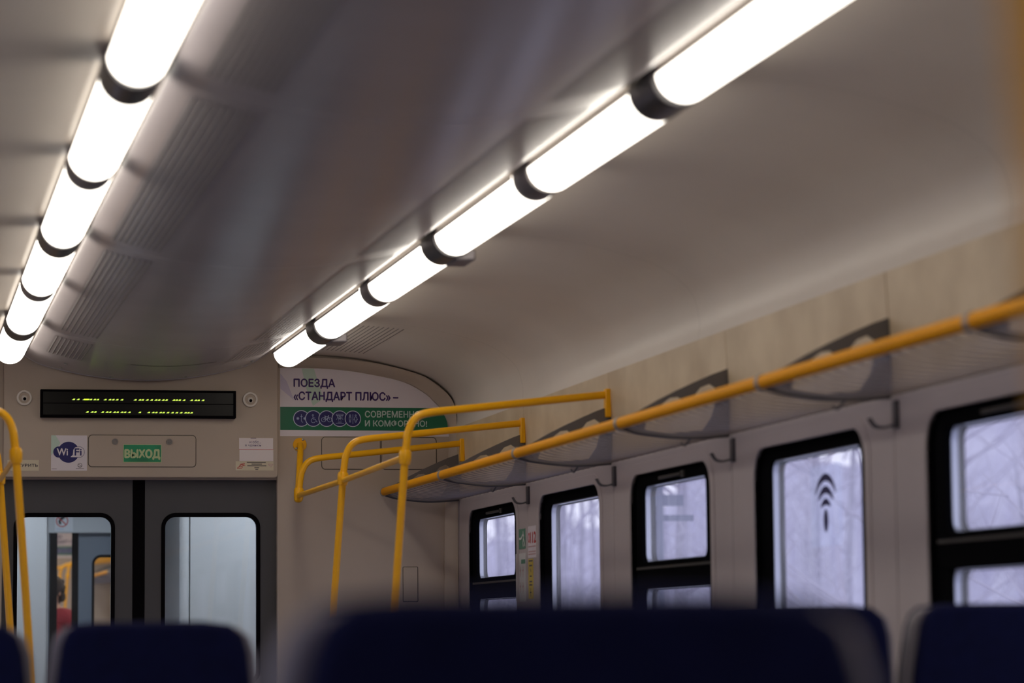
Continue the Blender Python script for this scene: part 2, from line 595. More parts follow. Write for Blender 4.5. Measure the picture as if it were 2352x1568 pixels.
def make_window(n, side, a, b_, opening):
    yc = (a + b_) / 2
    hw = 0.586 if b_ > -1.5 else 0.45
    root = thing('window_%d' % n, (side * XW, yc, 0.86), kind='structure')
    mp = sidemap(side, XW)
    out = rrect(yc - hw - 0.02, yc + hw + 0.02, 0.84, 1.843, 0.125)
    g0, g1, gt, gb = yc - hw + 0.112, yc + hw - 0.112, 1.778, 0.92
    inn = rrect(g0, g1, gb, gt, 0.045)
    MB().ring(out, inn, mp, 0.024, 0.07).build('frame', 'frame', root, bevel=0.004)
    if opening:
        ss = MB().ring(rrect(g0 - 0.075, g1 + 0.075, 1.365, gt + 0.032, 0.06), rrect(g0 + 0.002, g1 - 0.002, 1.47, gt - 0.004, 0.04), mp, 0.014, 0.03)
        ss.build('sash', 'frame', root, bevel=0.003)
        MB().box(*sorted((side * (XW + 0.008), side * (XW + 0.014))), g0 - 0.06, g1 + 0.06, 1.440, 1.450).build('sash_strip', 'frame_strip', root)
        hd = MB()
        hd.box(*sorted((side * (XW + 0.002), side * (XW + 0.012))), yc - 0.16, yc + 0.16, 1.788, 1.800)
        hd.box(*sorted((side * (XW + 0.006), side * (XW + 0.016))), yc - 0.19, yc - 0.15, 1.782, 1.806)
        hd.build('latch_handle', 'frame_strip', root, bevel=0.002)
        panes = ((1.468, gt), (gb, 1.368))
    else:
        panes = ((gb, gt),)
    for z0, z1 in panes:
        MB().ring(rrect(g0 - 0.004, g1 + 0.004, z0 - 0.004, z1 + 0.004, 0.048), rrect(g0 + 0.004, g1 - 0.004, z0 + 0.003, z1 - 0.004, 0.042), mp, 0.034, 0.056).build('spacer', 'alu', root)
        MB().add([mp(u, v, 0.032) for u, v in rrect(g0, g1, z0, z1, 0.045)], [tuple(range(28))]).build('pane', 'glass', root)
        MB().ring(rrect(g0 - 0.01, g1 + 0.01, z0 - 0.01, z1 + 0.01, 0.05), rrect(g0 + 0.012, g1 - 0.012, z0 + 0.008, z1 - 0.008, 0.04), mp, 0.056, 0.072).build('outer_frame', 'frame', root)
    return root


for i, (a, b_) in enumerate(BAYS):
    make_window(i + 1, 1, a, b_, i % 2 == 0)
for i, (a, b_) in enumerate(BAYS):
    make_window(i + 11, -1, a, b_, i % 2 == 0)

# ---- wall behind the camera
MB().box(-1.75, 1.75, -1.75, -1.65, 0, 2.75).build('wall_front', 'end_beige', kind='structure')

# ---- end wall
POSTER = smoothline([(0.73, 2.589), (0.924, 2.589), (1.092, 2.577), (1.215, 2.558), (1.342, 2.533), (1.425, 2.504), (1.508, 2.455),
                     (1.551, 2.414), (1.580, 2.385), (1.614, 2.330), (1.625, 2.286), (1.630, 2.232)], 3)


def end_wall(name, y):
    q = MB()
    q.box(0.711, 1.75, y, y + 0.05, 0, 2.72)
    q.box(-1.75, -0.711, y, y + 0.05, 0, 2.72)
    q.box(-0.711, 0.711, y + 0.01, y + 0.05, 2.0, 2.72)
    return q.build(name, 'end_beige', kind='structure')


wall_b = end_wall('wall_back', YE)
hp = rrect(-0.711, 0.711, 2.008, 2.70, 0.02, 4)
MB().prism(hp, endmap(YE), -0.01, 0.035).build('header_panel', 'end_beige', wall_b, bevel=0.006, seg=3)
# arch moulding between the end wall and the cove
inner = smoothline([(0.715, 2.592), (0.924, 2.592), (1.092, 2.580), (1.215, 2.561), (1.342, 2.536), (1.425, 2.507), (1.508, 2.458),
                    (1.551, 2.417), (1.582, 2.387), (1.614, 2.332), (1.628, 2.286), (1.630, 2.21), (1.612, 1.95), (1.60, 1.75), (1.598, 1.2), (1.598, 0.0)], 3)
outer = smoothline([(0.715, 2.640), (0.924, 2.640), (1.13, 2.628), (1.29, 2.602), (1.40, 2.575), (1.488, 2.546), (1.551, 2.505),
                    (1.605, 2.462), (1.635, 2.425), (1.655, 2.375), (1.660, 2.31), (1.662, 2.21), (1.664, 1.95), (1.664, 1.75), (1.664, 1.2), (1.664, 0.0)], 3)
rows = [[(u, YE, v) for u, v in inner], [(u, YE - 0.022, v) for u, v in inner]]
mid = [((a[0] * 0.5 + c[0] * 0.5), (a[1] * 0.5 + c[1] * 0.5)) for a, c in zip(inner, outer)]
m2 = [((a[0] * 0.2 + c[0] * 0.8), (a[1] * 0.2 + c[1] * 0.8)) for a, c in zip(inner, outer)]
rows += [[(u, YE - 0.045, v) for u, v in mid], [(u, YE - 0.060, v) for u, v in m2], [(u, YE - 0.062, v) for u, v in outer], [(u, YE - 0.02, v) for u, v in outer]]
MB().loft(rows).build('trim_1', 'end_beige', kind='structure', smooth=50)


for sd in (1, -1):
    MB().box(*sorted((sd * 1.666, sd * 1.72)), 14.942, 15.01, 0, 2.30).build('corner_strip', 'lower', wall_b)


def hatch(parent, u0, u1, v0, v1, y, r=0.018, latches=()):
    mp = endmap(y)
    g = MB().ring(rrect(u0 - 0.003, u1 + 0.003, v0 - 0.003, v1 + 0.003, r + 0.003), rrect(u0, u1, v0, v1, r), mp, -0.001, 0.0006)
    p = MB().prism(rrect(u0, u1, v0, v1, r), mp, -0.002, 0.004).build('hatch', 'end_beige', parent, bevel=0.003)
    g.build('hatch_gap', 'joint', p)
    for u, v in latches:
        l = MB().prism(circle(u, v, 0.016), mp, 0.003, 0.007)
        l.ring(circle(u, v, 0.016), circle(u, v, 0.011), mp, 0.006, 0.010)
        l.prism(circle(u, v, 0.006, 6), mp, 0.006, 0.010)
        l.build('latch', 'clip', p)
    return p


hatch(wall_b, -0.275, 0.278, 2.064, 2.227, YE - 0.035, latches=((-0.14, 2.194), (0.141, 2.194)))
hatch(wall_b, 0.947, 1.258, 2.057, 2.225, YE, latches=((1.11, 2.191),))
hatch(wall_b, 1.268, 1.56, 2.057, 2.225, YE)
hatch(wall_b, 1.379, 1.456, 1.36, 1.54, YE, r=0.004)

# ---- the sliding door: two leaves
def door_leaf(n, u0, u1, w0, w1, y, m='door', seal_side=1, top=2.02, sealw=0.031):
    root = thing('door_%d' % n, ((u0 + u1) / 2, y, 0), kind='structure')
    mp = endmap(y)
    win = rrect(w0, w1, 0.95, 1.808, 0.055)
    MB().ring(rrect(u0, u1, 0.01, top, 0.002), win, mp, -0.036, 0.0).build('leaf', m, root, bevel=0.003)
    MB().ring(rrect(w0 - 0.019, w1 + 0.019, 0.931, 1.829, 0.074), rrect(w0 + 0.001, w1 - 0.001, 0.951, 1.807, 0.054), mp, -0.002, 0.008).build('window_seal', 'rubber', root, bevel=0.003)
    MB().add([mp(u, v, -0.018) for u, v in win], [tuple(range(len(win)))]).build('pane', 'doorglass', root)
    ue = u0 if seal_side < 0 else u1
    MB().box(min(ue, ue + seal_side * sealw), max(ue, ue + seal_side * sealw), y - 0.002, y + 0.034, 0.01, top).build('edge_seal', 'rubber', root)
    return root


door_leaf(1, -0.74, -0.039, -0.632, -0.150, YE + 0.055, seal_side=1)
door_leaf(2, 0.023, 0.74, 0.128, 0.608, YE + 0.055, seal_side=-1)

# ------------------------------------------------------------------ ceiling lamps
def lamp(x, y0, y1, band, m='tube', zc=2.624, latch=False):
    """band: length of the dark coupling at the near end (0.22 thick, 0.19 thin)"""
    root = thing('ceiling_lamp', (x, (y0 + y1) / 2, zc + 0.03))
    r = 0.076
    prof = [(x + r * math.cos(a), zc + r * math.sin(a)) for a in [math.radians(176 + 188 * k / 18) for k in range(19)]]
    MB().prism(prof, lambda u, v, w_: (u, w_, v), y0, y1 - 0.04).build('diffuser', m, root)
    MB().box(x - 0.068, x + 0.068, y0, y1, zc - 0.0045, zc + 0.038).build('base', 'cove', root)
    for sd in (1, -1):
        MB().tube([(x + sd * 0.075, y0, zc - 0.0005), (x + sd * 0.075, y1, zc - 0.0005)], 0.0055, 8).build('side_trim', 'lamptrim', root)
    thick = band > 0.2
    rb = r + (0.003 if thick else -0.002)
    pr = [(x + rb * math.cos(a), zc + rb * math.sin(a)) for a in [math.radians(158 + 224 * k / 18) for k in range(19)]]
    MB().prism(pr, lambda u, v, w_: (u, w_, v), y0 - band, y0 - 0.001).build('end_band', 'lampband' if thick else 'thinband', root, bevel=0.004)
    if latch:
        MB().box(x + 0.010, x + 0.086, y0 - band + 0.01, y0 - 0.03, zc - 0.086, zc - 0.045).build('band_latch', 'latch', root, bevel=0.008)
    return root


SEG = [(13.335, 14.53, 0.235), (11.785, 13.095, 0.19), (10.36, 11.59, 0.235), (8.785, 10.12, 0.19), (7.31, 8.59, 0.23), (5.765, 7.075, 0.19),
       (4.29, 5.57, 0.235), (2.745, 4.05, 0.19), (1.27, 2.55, 0.235), (-0.275, 1.03, 0.19)]
ORD = ['farthest', 'second farthest', 'third farthest', 'fourth farthest', 'fifth farthest', 'sixth farthest', 'seventh farthest', 'eighth farthest', 'ninth farthest', 'tenth farthest']
for side, nm in ((1, 'right'), (-1, 'left')):
    for i, (a, b_, th) in enumerate(SEG):
        l = lamp(side * 0.70, a, b_, th, latch=(side == 1 and i in (0, 2)))
        extra = ', beside the poster' if (i == 0 and side == 1) else ''
        tag(l, 'glowing white tube lamp, %s from the camera in the %s ceiling row%s' % (ORD[i], nm, extra), 'lamp', 'tube lamps of the %s ceiling row' % nm)

# ------------------------------------------------------------------ luggage racks on the right wall
RACK_IN = [(1.352, 1.912), (1.360, 1.940), (1.388, 1.975), (1.418, 2.003), (1.448, 2.026), (1.478, 2.030), (1.498, 2.016), (1.510, 1.998), (1.522, 2.002),
           (1.536, 2.032), (1.562, 2.064), (1.596, 2.078), (1.616, 2.066), (1.624, 2.030), (1.602, 1.960), (1.568, 1.910), (1.46, 1.900), (1.40, 1.903)]
RACK_OUT = [(1.262, 1.950), (1.329, 1.977), (1.40, 2.017), (1.468, 2.051), (1.54, 2.084), (1.607, 2.113), (1.668, 2.135), (1.668, 1.892), (1.56, 1.882),
            (1.464, 1.881), (1.355, 1.893), (1.29, 1.906), (1.262, 1.916)]
SHELF = smoothline([(1.268, 1.921), (1.31, 1.909), (1.355, 1.901), (1.464, 1.889), (1.56, 1.889), (1.666, 1.897)], 3)


def plate(name, outl, hole, mp, d0, d1, m, parent):
    bm = bmesh.new()
    ed = []
    for L in (outl, hole):
        vs = [bm.verts.new(mp(u, v, d0)) for u, v in L]
        ed += [bm.edges.new((vs[i], vs[(i + 1) % len(vs)])) for i in range(len(vs))]
    r = bmesh.ops.triangle_fill(bm, edges=ed, use_beauty=True)
    fs = [g for g in r['geom'] if isinstance(g, bmesh.types.BMFace)]
    ex = bmesh.ops.extrude_face_region(bm, geom=fs)
    dv = Vector(mp(0, 0, d1)) - Vector(mp(0, 0, d0))
    bmesh.ops.translate(bm, vec=dv, verts=[g for g in ex['geom'] if isinstance(g, bmesh.types.BMVert)])
    bmesh.ops.recalc_face_normals(bm, faces=bm.faces)
    me = bpy.data.meshes.new(name)
    bm.to_mesh(me)
    bm.free()
    me.materials.append(MT[m])
    o = bpy.data.objects.new(name, me)
    COL.objects.link(o)
    o.parent = parent
    o.matrix_parent_inverse = Matrix.Translation(-parent.location)
    return o


def rack(a, b_, dx=0.0, dy=0.0, label=None, group=None, end=False):
    """one bay of luggage rack between the joints at Y = b_ (near) and a (far)"""
    y0, y1 = b_ + dy, (a if not end else a - 0.03) + dy
    root = thing('luggage_rack', (XW + dx, (y0 + y1) / 2, 1.9), label, 'luggage rack', group)
    q = MB()
    rows = [[(x + dx, y, z) for x, z in SHELF] for y in (y0 + 0.006, y1 - 0.006)]
    q.loft(rows).build('shelf', 'shelf', root)
    rb = MB()
    n = 17
    for k in range(1, n):
        y = y0 + (y1 - y0) * k / n
        lo = [(x, z) for x, z in SHELF[1:]]
        rows = [[(x + dx, y + o, z - 0.001 - dz) for x, z in lo] for o, dz in ((-0.006, 0), (-0.003, 0.003), (0.003, 0.003), (0.006, 0))]
        rb.loft(rows)
    rb.build('shelf_ribs', 'rib', root, kind='stuff')
    pr = [(1.262 + dx + 0.017 * math.cos(2 * PI * k / 16), 1.934 + 0.021 * math.sin(2 * PI * k / 16)) for k in range(16)]
    MB().prism(pr, lambda u, v, w_: (u, w_, v), y0 + 0.014, y1 - 0.004).build('front_rail', 'orange', root)
    plate('bracket', [(x + dx, z) for x, z in RACK_OUT], [(x + dx, z) for x, z in RACK_IN], lambda u, v, w_: (u, w_, v), y0 + 0.001, y0 + 0.009, 'bracket', root)
    pc = [(1.262 + dx + 0.020 * math.cos(2 * PI * k / 16), 1.934 + 0.025 * math.sin(2 * PI * k / 16)) for k in range(16)]
    MB().prism(pc, lambda u, v, w_: (u, w_, v), y0 - 0.004, y0 + 0.028).build('rail_clip', 'clip', root, bevel=0.003)
    ft = MB().tube([(x + dx, y0 + 0.005, z - 0.006) for x, z in SHELF], 0.005, 8)
    ft.build('bracket_foot', 'hook', root)
    if end:
        plate('bracket', [(x + dx, z) for x, z in RACK_OUT], [(x + dx, z) for x, z in RACK_IN], lambda u, v, w_: (u, w_, v), y1 - 0.004, y1 + 0.004, 'bracket', root)
        MB().prism(pc, lambda u, v, w_: (u, w_, v), y1 - 0.012, y1 + 0.006).build('rail_clip', 'clip', root, bevel=0.003)
        MB().tube([(x + dx, y1, z - 0.006) for x, z in SHELF], 0.005, 8).build('bracket_foot', 'hook', root)
    return root


WN = ['window nearest the end wall', 'second window from the end wall', 'third window from the end wall', 'window with the wireless symbol', 'nearest window in view',
      'sixth window from the end wall', 'seventh window from the end wall', 'eighth window from the end wall']
for i in range(8):
    a, b_ = BAYS[i]
    rack(a, b_, label='grey luggage rack with orange rail above the %s' % WN[i], group='luggage racks on the right wall', end=(i == 0))

# ---- coat hooks below the rack at the panel joints
for i, j in enumerate(JOINTS[1:5]):
    root = thing('coat_hook', (XW, j - 0.03, 1.84), 'dark double coat hook under the rack, just past the %s' % WN[i], 'coat hook', 'coat hooks below the luggage racks')
    MB().box(XW - 0.012, XW + 0.001, j - 0.05, j - 0.012, 1.795, 1.879).build('hook_plate', 'hook', root, bevel=0.003)
    for s in (0, 1):
        MB().tube(smoothline([(XW - 0.008, j - 0.035 + 0.012 * s, 1.806), (XW - 0.03, j + 0.0 + 0.02 * s, 1.800), (XW - 0.05, j + 0.02 + 0.022 * s, 1.806), (XW - 0.062, j + 0.035 + 0.022 * s, 1.830)], 4), 0.004, 8).build('prong', 'hook', root)
    MB().tube(smoothline([(XW - 0.14, j + 0.03, 1.886), (XW - 0.145, j + 0.06, 1.872), (XW - 0.15, j + 0.085, 1.860), (XW - 0.155, j + 0.11, 1.872)], 4), 0.004, 8).build('small_hook', 'hook', root)

# ------------------------------------------------------------------ yellow handrails
def handrail(side, y, dx=0.0, full=True, label=None, name='handrail'):
    root = thing(name, (side * 0.72 + dx, y, 0), label, 'handrail', 'yellow handrails at the benches')
    f = lambda x, z: (side * x + dx, y, z)
    up_ = smoothline([f(0.789, 1.90), f(0.797, 1.975), f(0.806, 2.025), f(0.832, 2.072), f(0.885, 2.098), f(1.05, 2.117)], 6)
    rail = up_ + [f(1.35, 2.149), f(1.652, 2.181)]
    MB().tube(rail, 0.0165, 14).build('rail', 'yellow', root)
    MB().box(*sorted((side * 1.640 + dx, side * 1.664 + dx)), y - 0.02, y + 0.02, 2.085, 2.205).build('wall_bracket', 'yellow', root, bevel=0.004)
    if full:
        MB().tube([f(0.652, 0.0), f(0.746, 1.343), f(0.789, 1.90)], 0.0165, 14).build('post', 'yellow', root)
    MB().tube([f(0.788, 1.885), f(0.790, 1.905), f(0.791, 1.935), f(0.792, 1.945)], [0.022, 0.026, 0.026, 0.021], 14).build('collar', 'yellow', root)
    if not full:
        MB().sphere(f(0.787, 1.885), 0.022, 0.022, 0.016).build('end_cap', 'yellow', root)
    return root


handrail(1, 11.64, label='nearest of three yellow handrails on the right, with a full post')
handrail(1, 13.29, label='middle of three yellow handrails on the right, with a full post')
hr = handrail(1, 14.76, full=False, label='short yellow handrail without a post, beside the end wall')
MB().tube([(0.786, 14.76, 1.90), (0.822, 14.93, 2.13), (0.828, 14.955, 2.165), (0.829, 14.985, 2.185)], 0.0165, 14).build('strut', 'yellow', hr)
fl = MB().prism(circle(0.829, 2.185, 0.036), endmap(YE), 0, 0.008).build('flange', 'yellow', hr, bevel=0.002)
for u, v in ((0.845, 2.212), (0.81, 2.165)):
    MB().sphere((u, YE - 0.009, v), 0.007, 0.005, 0.007, 10, 6).build('bolt', 'steel', fl)
br = MB().tube([(0.786, 14.76, 1.905), (0.789, 13.29, 1.905), (0.789, 11.64, 1.915)], 0.013, 12, squash=(0.8, 1.1)).build('connecting_bar', 'yellow')
tag(br, 'long yellow flat bar joining the three right handrails', 'handrail')
handrail(-1, 11.64, label='yellow handrail post at the left edge, the one with the visible bend')
handrail(-1, 13.29, label='yellow handrail post at the left edge, farther and half hidden behind the bend')
handrail(-1, 1.27, label='blurred yellow handrail post at the right edge, closest to the camera')
br = MB().tube([(-0.786, 14.76, 1.905), (-0.789, 13.29, 1.905), (-0.789, 11.64, 1.915)], 0.013, 12, squash=(0.8, 1.1)).build('connecting_bar', 'yellow')
tag(br, 'yellow flat bar joining the left handrails at the left edge', 'handrail')

# ------------------------------------------------------------------ things on the end wall
YH = YE - 0.035        # face of the header panel
EM = endmap(YH)
# LED display
disp = thing('led_display', (-0.02, YH, 2.316), 'wide black passenger display with dashed yellow-green text above the door', 'display')
MB().ring(rrect(-0.525, 0.484, 2.316, 2.460, 0.003), rrect(-0.512, 0.471, 2.329, 2.449, 0.002), EM, 0.0, 0.045).build('frame', 'rubber', disp, bevel=0.003)
MB().box(-0.513, 0.472, YH - 0.036, YH - 0.001, 2.328, 2.450).build('screen', 'screen', disp)
MB().box(-0.512, 0.471, YH - 0.038, YH - 0.036, 2.387, 2.391).build('divider', 'rubber', disp)
for row, z in (([385, 437, 505, 520, 535, 550, 580, 625, 660, 745, 797, 835, 880, 935, 1088, 1140, 1172, 1225, 1275, 1325, 1360, 1408, 1445, 1530, 1562, 1597, 1648, 1735, 1783, 1815, 1867], 2.409),
               ([540, 595, 630, 715, 765, 800, 850, 885, 935, 970, 1020, 1140, 1243, 1293, 1328, 1378, 1412, 1463, 1515, 1565, 1615, 1665, 1698, 1735], 2.344)):
    q, q2 = MB(), MB()
    for xc in row:
        u = -0.366 + (90 + xc / 5.004 - 162.3) * 0.002254
        q.add([EM(u - 0.006, z - 0.0028, 0.0372), EM(u + 0.004, z - 0.0028, 0.0372), EM(u + 0.008, z + 0.0034, 0.0372), EM(u - 0.001, z + 0.0034, 0.0372)], [(0, 1, 2, 3)])
        q2.add([EM(u - 0.009, z - 0.0034, 0.0370), EM(u + 0.006, z - 0.0034, 0.0370), EM(u + 0.006, z - 0.0006, 0.0370), EM(u - 0.009, z - 0.0006, 0.0370)], [(0, 1, 2, 3)])
    q.build('led_text', 'led', disp, smooth=0)
    q2.build('led_glow_text', 'led_dim', disp, smooth=0)
# round grilles
for u, lab in ((-0.606, 'left'), (0.563, 'right')):
    sp = thing('round_speaker', (u, YH, 2.38), 'round grey wall speaker with a dark centre, %s of the display' % lab, 'speaker', 'round speakers beside the display')
    MB().ring(circle(u, 2.418, 0.040, 28), circle(u, 2.418, 0.028, 28), EM, 0.0, 0.012).build('rim', 'cove', sp, bevel=0.003)
    MB().prism(circle(u, 2.418, 0.0285, 28), EM, 0.0, 0.004).build('dish', 'end_beige', sp)
    MB().sphere((u, YH - 0.004, 2.416), 0.017, 0.008, 0.017).build('dome', 'cove', sp)
    MB().prism(circle(u + 0.002, 2.412, 0.008, 16), EM, 0.004, 0.0135).build('opening', 'rubber', sp)
# exit sign
ex = thing('exit_sign', (0, YH, 2.086), 'small green exit sign reading ВЫХОД on the hatch above the door', 'sign')
MB().box(-0.098, 0.100, YH - 0.0062, YH - 0.004, 2.086, 2.180).build('border', 'exitfont', ex)
MB().box(-0.095, 0.097, YH - 0.0068, YH - 0.006, 2.089, 2.177).build('plate', 'exitgreen', ex)
letter('ВЫХОД', -0.089, 0.091, 2.102, 2.153, EM, 0.0074, 'exitfont', ex, bold=0.06)
# Wi-Fi sticker
wf = thing('wireless_sticker', (-0.375, YH, 2.043), 'square white wireless internet sticker with a dark oval emblem left of the hatch', 'sticker')
MB().box(-0.467, -0.283, YH - 0.001, YH, 2.043, 2.225).build('sheet', 'white', wf)
MB().add([EM(u, v, 0.0014) for u, v in ((-0.467, 2.225), (-0.445, 2.225), (-0.42, 2.185), (-0.467, 2.12))], [(0, 1, 2, 3)]).build('corner_stripe', 'mint', wf)
MB().add([EM(u, v, 0.0018) for u, v in circle(-0.378, 2.138, 0.0545, 36)], [tuple(range(36))]).build('emblem_disc', 'navyink', wf)
MB().add([EM(u, v, 0.0020) for u, v in rrect(-0.456, -0.296, 2.110, 2.168, 0.028)], [tuple(range(28))]).build('emblem_pill', 'navyink', wf)
pill = [(-0.368, 2.113), (-0.356, 2.125), (-0.354, 2.150)] + [(-0.345, 2.163), (-0.333, 2.166)] + [p for p in rrect(-0.36, -0.298, 2.112, 2.166, 0.026)[6::-1]] + [p for p in rrect(-0.36, -0.298, 2.112, 2.166, 0.026)[27:20:-1]]
MB().add([EM(u, v, 0.0024) for u, v in pill], [tuple(range(len(pill)))]).build('emblem_field', 'white', wf)
letter('Wi', -0.437, -0.382, 2.122, 2.157, EM, 0.0026, 'white', wf, bold=0.03)
letter('Fi', -0.346, -0.312, 2.122, 2.157, EM, 0.0028, 'navyink', wf, bold=0.03)
lg = strokes([circle(-0.319, 2.070, 0.011, 20) + [(-0.308, 2.070)], [(-0.329, 2.073), (-0.322, 2.075), (-0.318, 2.069), (-0.310, 2.071)], [(-0.329, 2.067), (-0.320, 2.064), (-0.310, 2.066)], [(-0.34, 2.054), (-0.298, 2.054)], [(-0.464, 2.052), (-0.438, 2.052)]], 0.0022, EM, 0.0014)
lg.build('small_emblem', 'greyink', wf)
# no-smoking strip
ns = thing('no_smoking_sticker', (-0.61, YH, 2.042), 'cream strip sticker reading НЕ КУРИТЬ behind the left handrail', 'sticker')
MB().box(-0.689, -0.529, YH - 0.001, YH, 2.042, 2.097).build('sheet', 'cream', ns)
letter('НЕ КУРИТЬ', -0.675, -0.534, 2.063, 2.077, EM, 0.0015, 'greyink', ns, bold=0.05)
# two paper notices
pp = thing('paper_notice', (0.595, YH, 2.096), 'white paper notice with two handwritten violet lines, right above the door', 'notice')
MB().box(0.505, 0.684, YH - 0.0012, YH, 2.158, 2.217).build('upper_sheet', 'paper', pp)
MB().box(0.507, 0.685, YH - 0.0010, YH, 2.096, 2.156).build('lower_sheet', 'paper', pp)
letter('и обс...', 0.560, 0.620, 2.189, 2.203, EM, 0.0018, 'ink', pp, bold=-0.005)
letter('в чдинюн', 0.537, 0.620, 2.171, 2.182, EM, 0.0018, 'ink', pp, bold=-0.005)
MB().box(0.565, 0.595, YH - 0.002, YH - 0.001, 2.2145, 2.217).build('top_tape', 'ink', pp)
MB().box(0.505, 0.685, YH - 0.0008, YH, 2.156, 2.158).build('red_rule', 'red', pp)
mk = thing('maker_plate', (0.586, YH, 2.047), 'cream maker plate with a red winged emblem under the paper notice', 'sticker')
MB().box(0.487, 0.686, YH - 0.0014, YH, 2.047, 2.0945).build('sheet', 'cream', mk)
strokes([[(0.495, 2.058), (0.508, 2.07), (0.53, 2.085), (0.534, 2.082), (0.520, 2.068), (0.506, 2.066), (0.512, 2.079), (0.522, 2.081), (0.528, 2.071), (0.537, 2.073)],
         [(0.495, 2.058), (0.518, 2.058), (0.524, 2.066)]], 0.0028, EM, 0.002).build('winged_emblem', 'red', mk)
q = strokes([[(0.545, 2.089), (0.645, 2.089)], [(0.57, 2.080), (0.625, 2.080)], [(0.548, 2.071), (0.648, 2.071)], [(0.585, 2.061), (0.61, 2.061)], [(0.59, 2.052), (0.605, 2.052)]], 0.0042, EM, 0.002)
q.build('small_print', 'greyink', mk)
strokes([[(0.656, 2.080), (0.684, 2.080), (0.672, 2.064), (0.656, 2.080)], [(0.662, 2.076), (0.672, 2.072), (0.680, 2.077)]], 0.002, EM, 0.002).build('triangle_emblem', 'paleink', mk)


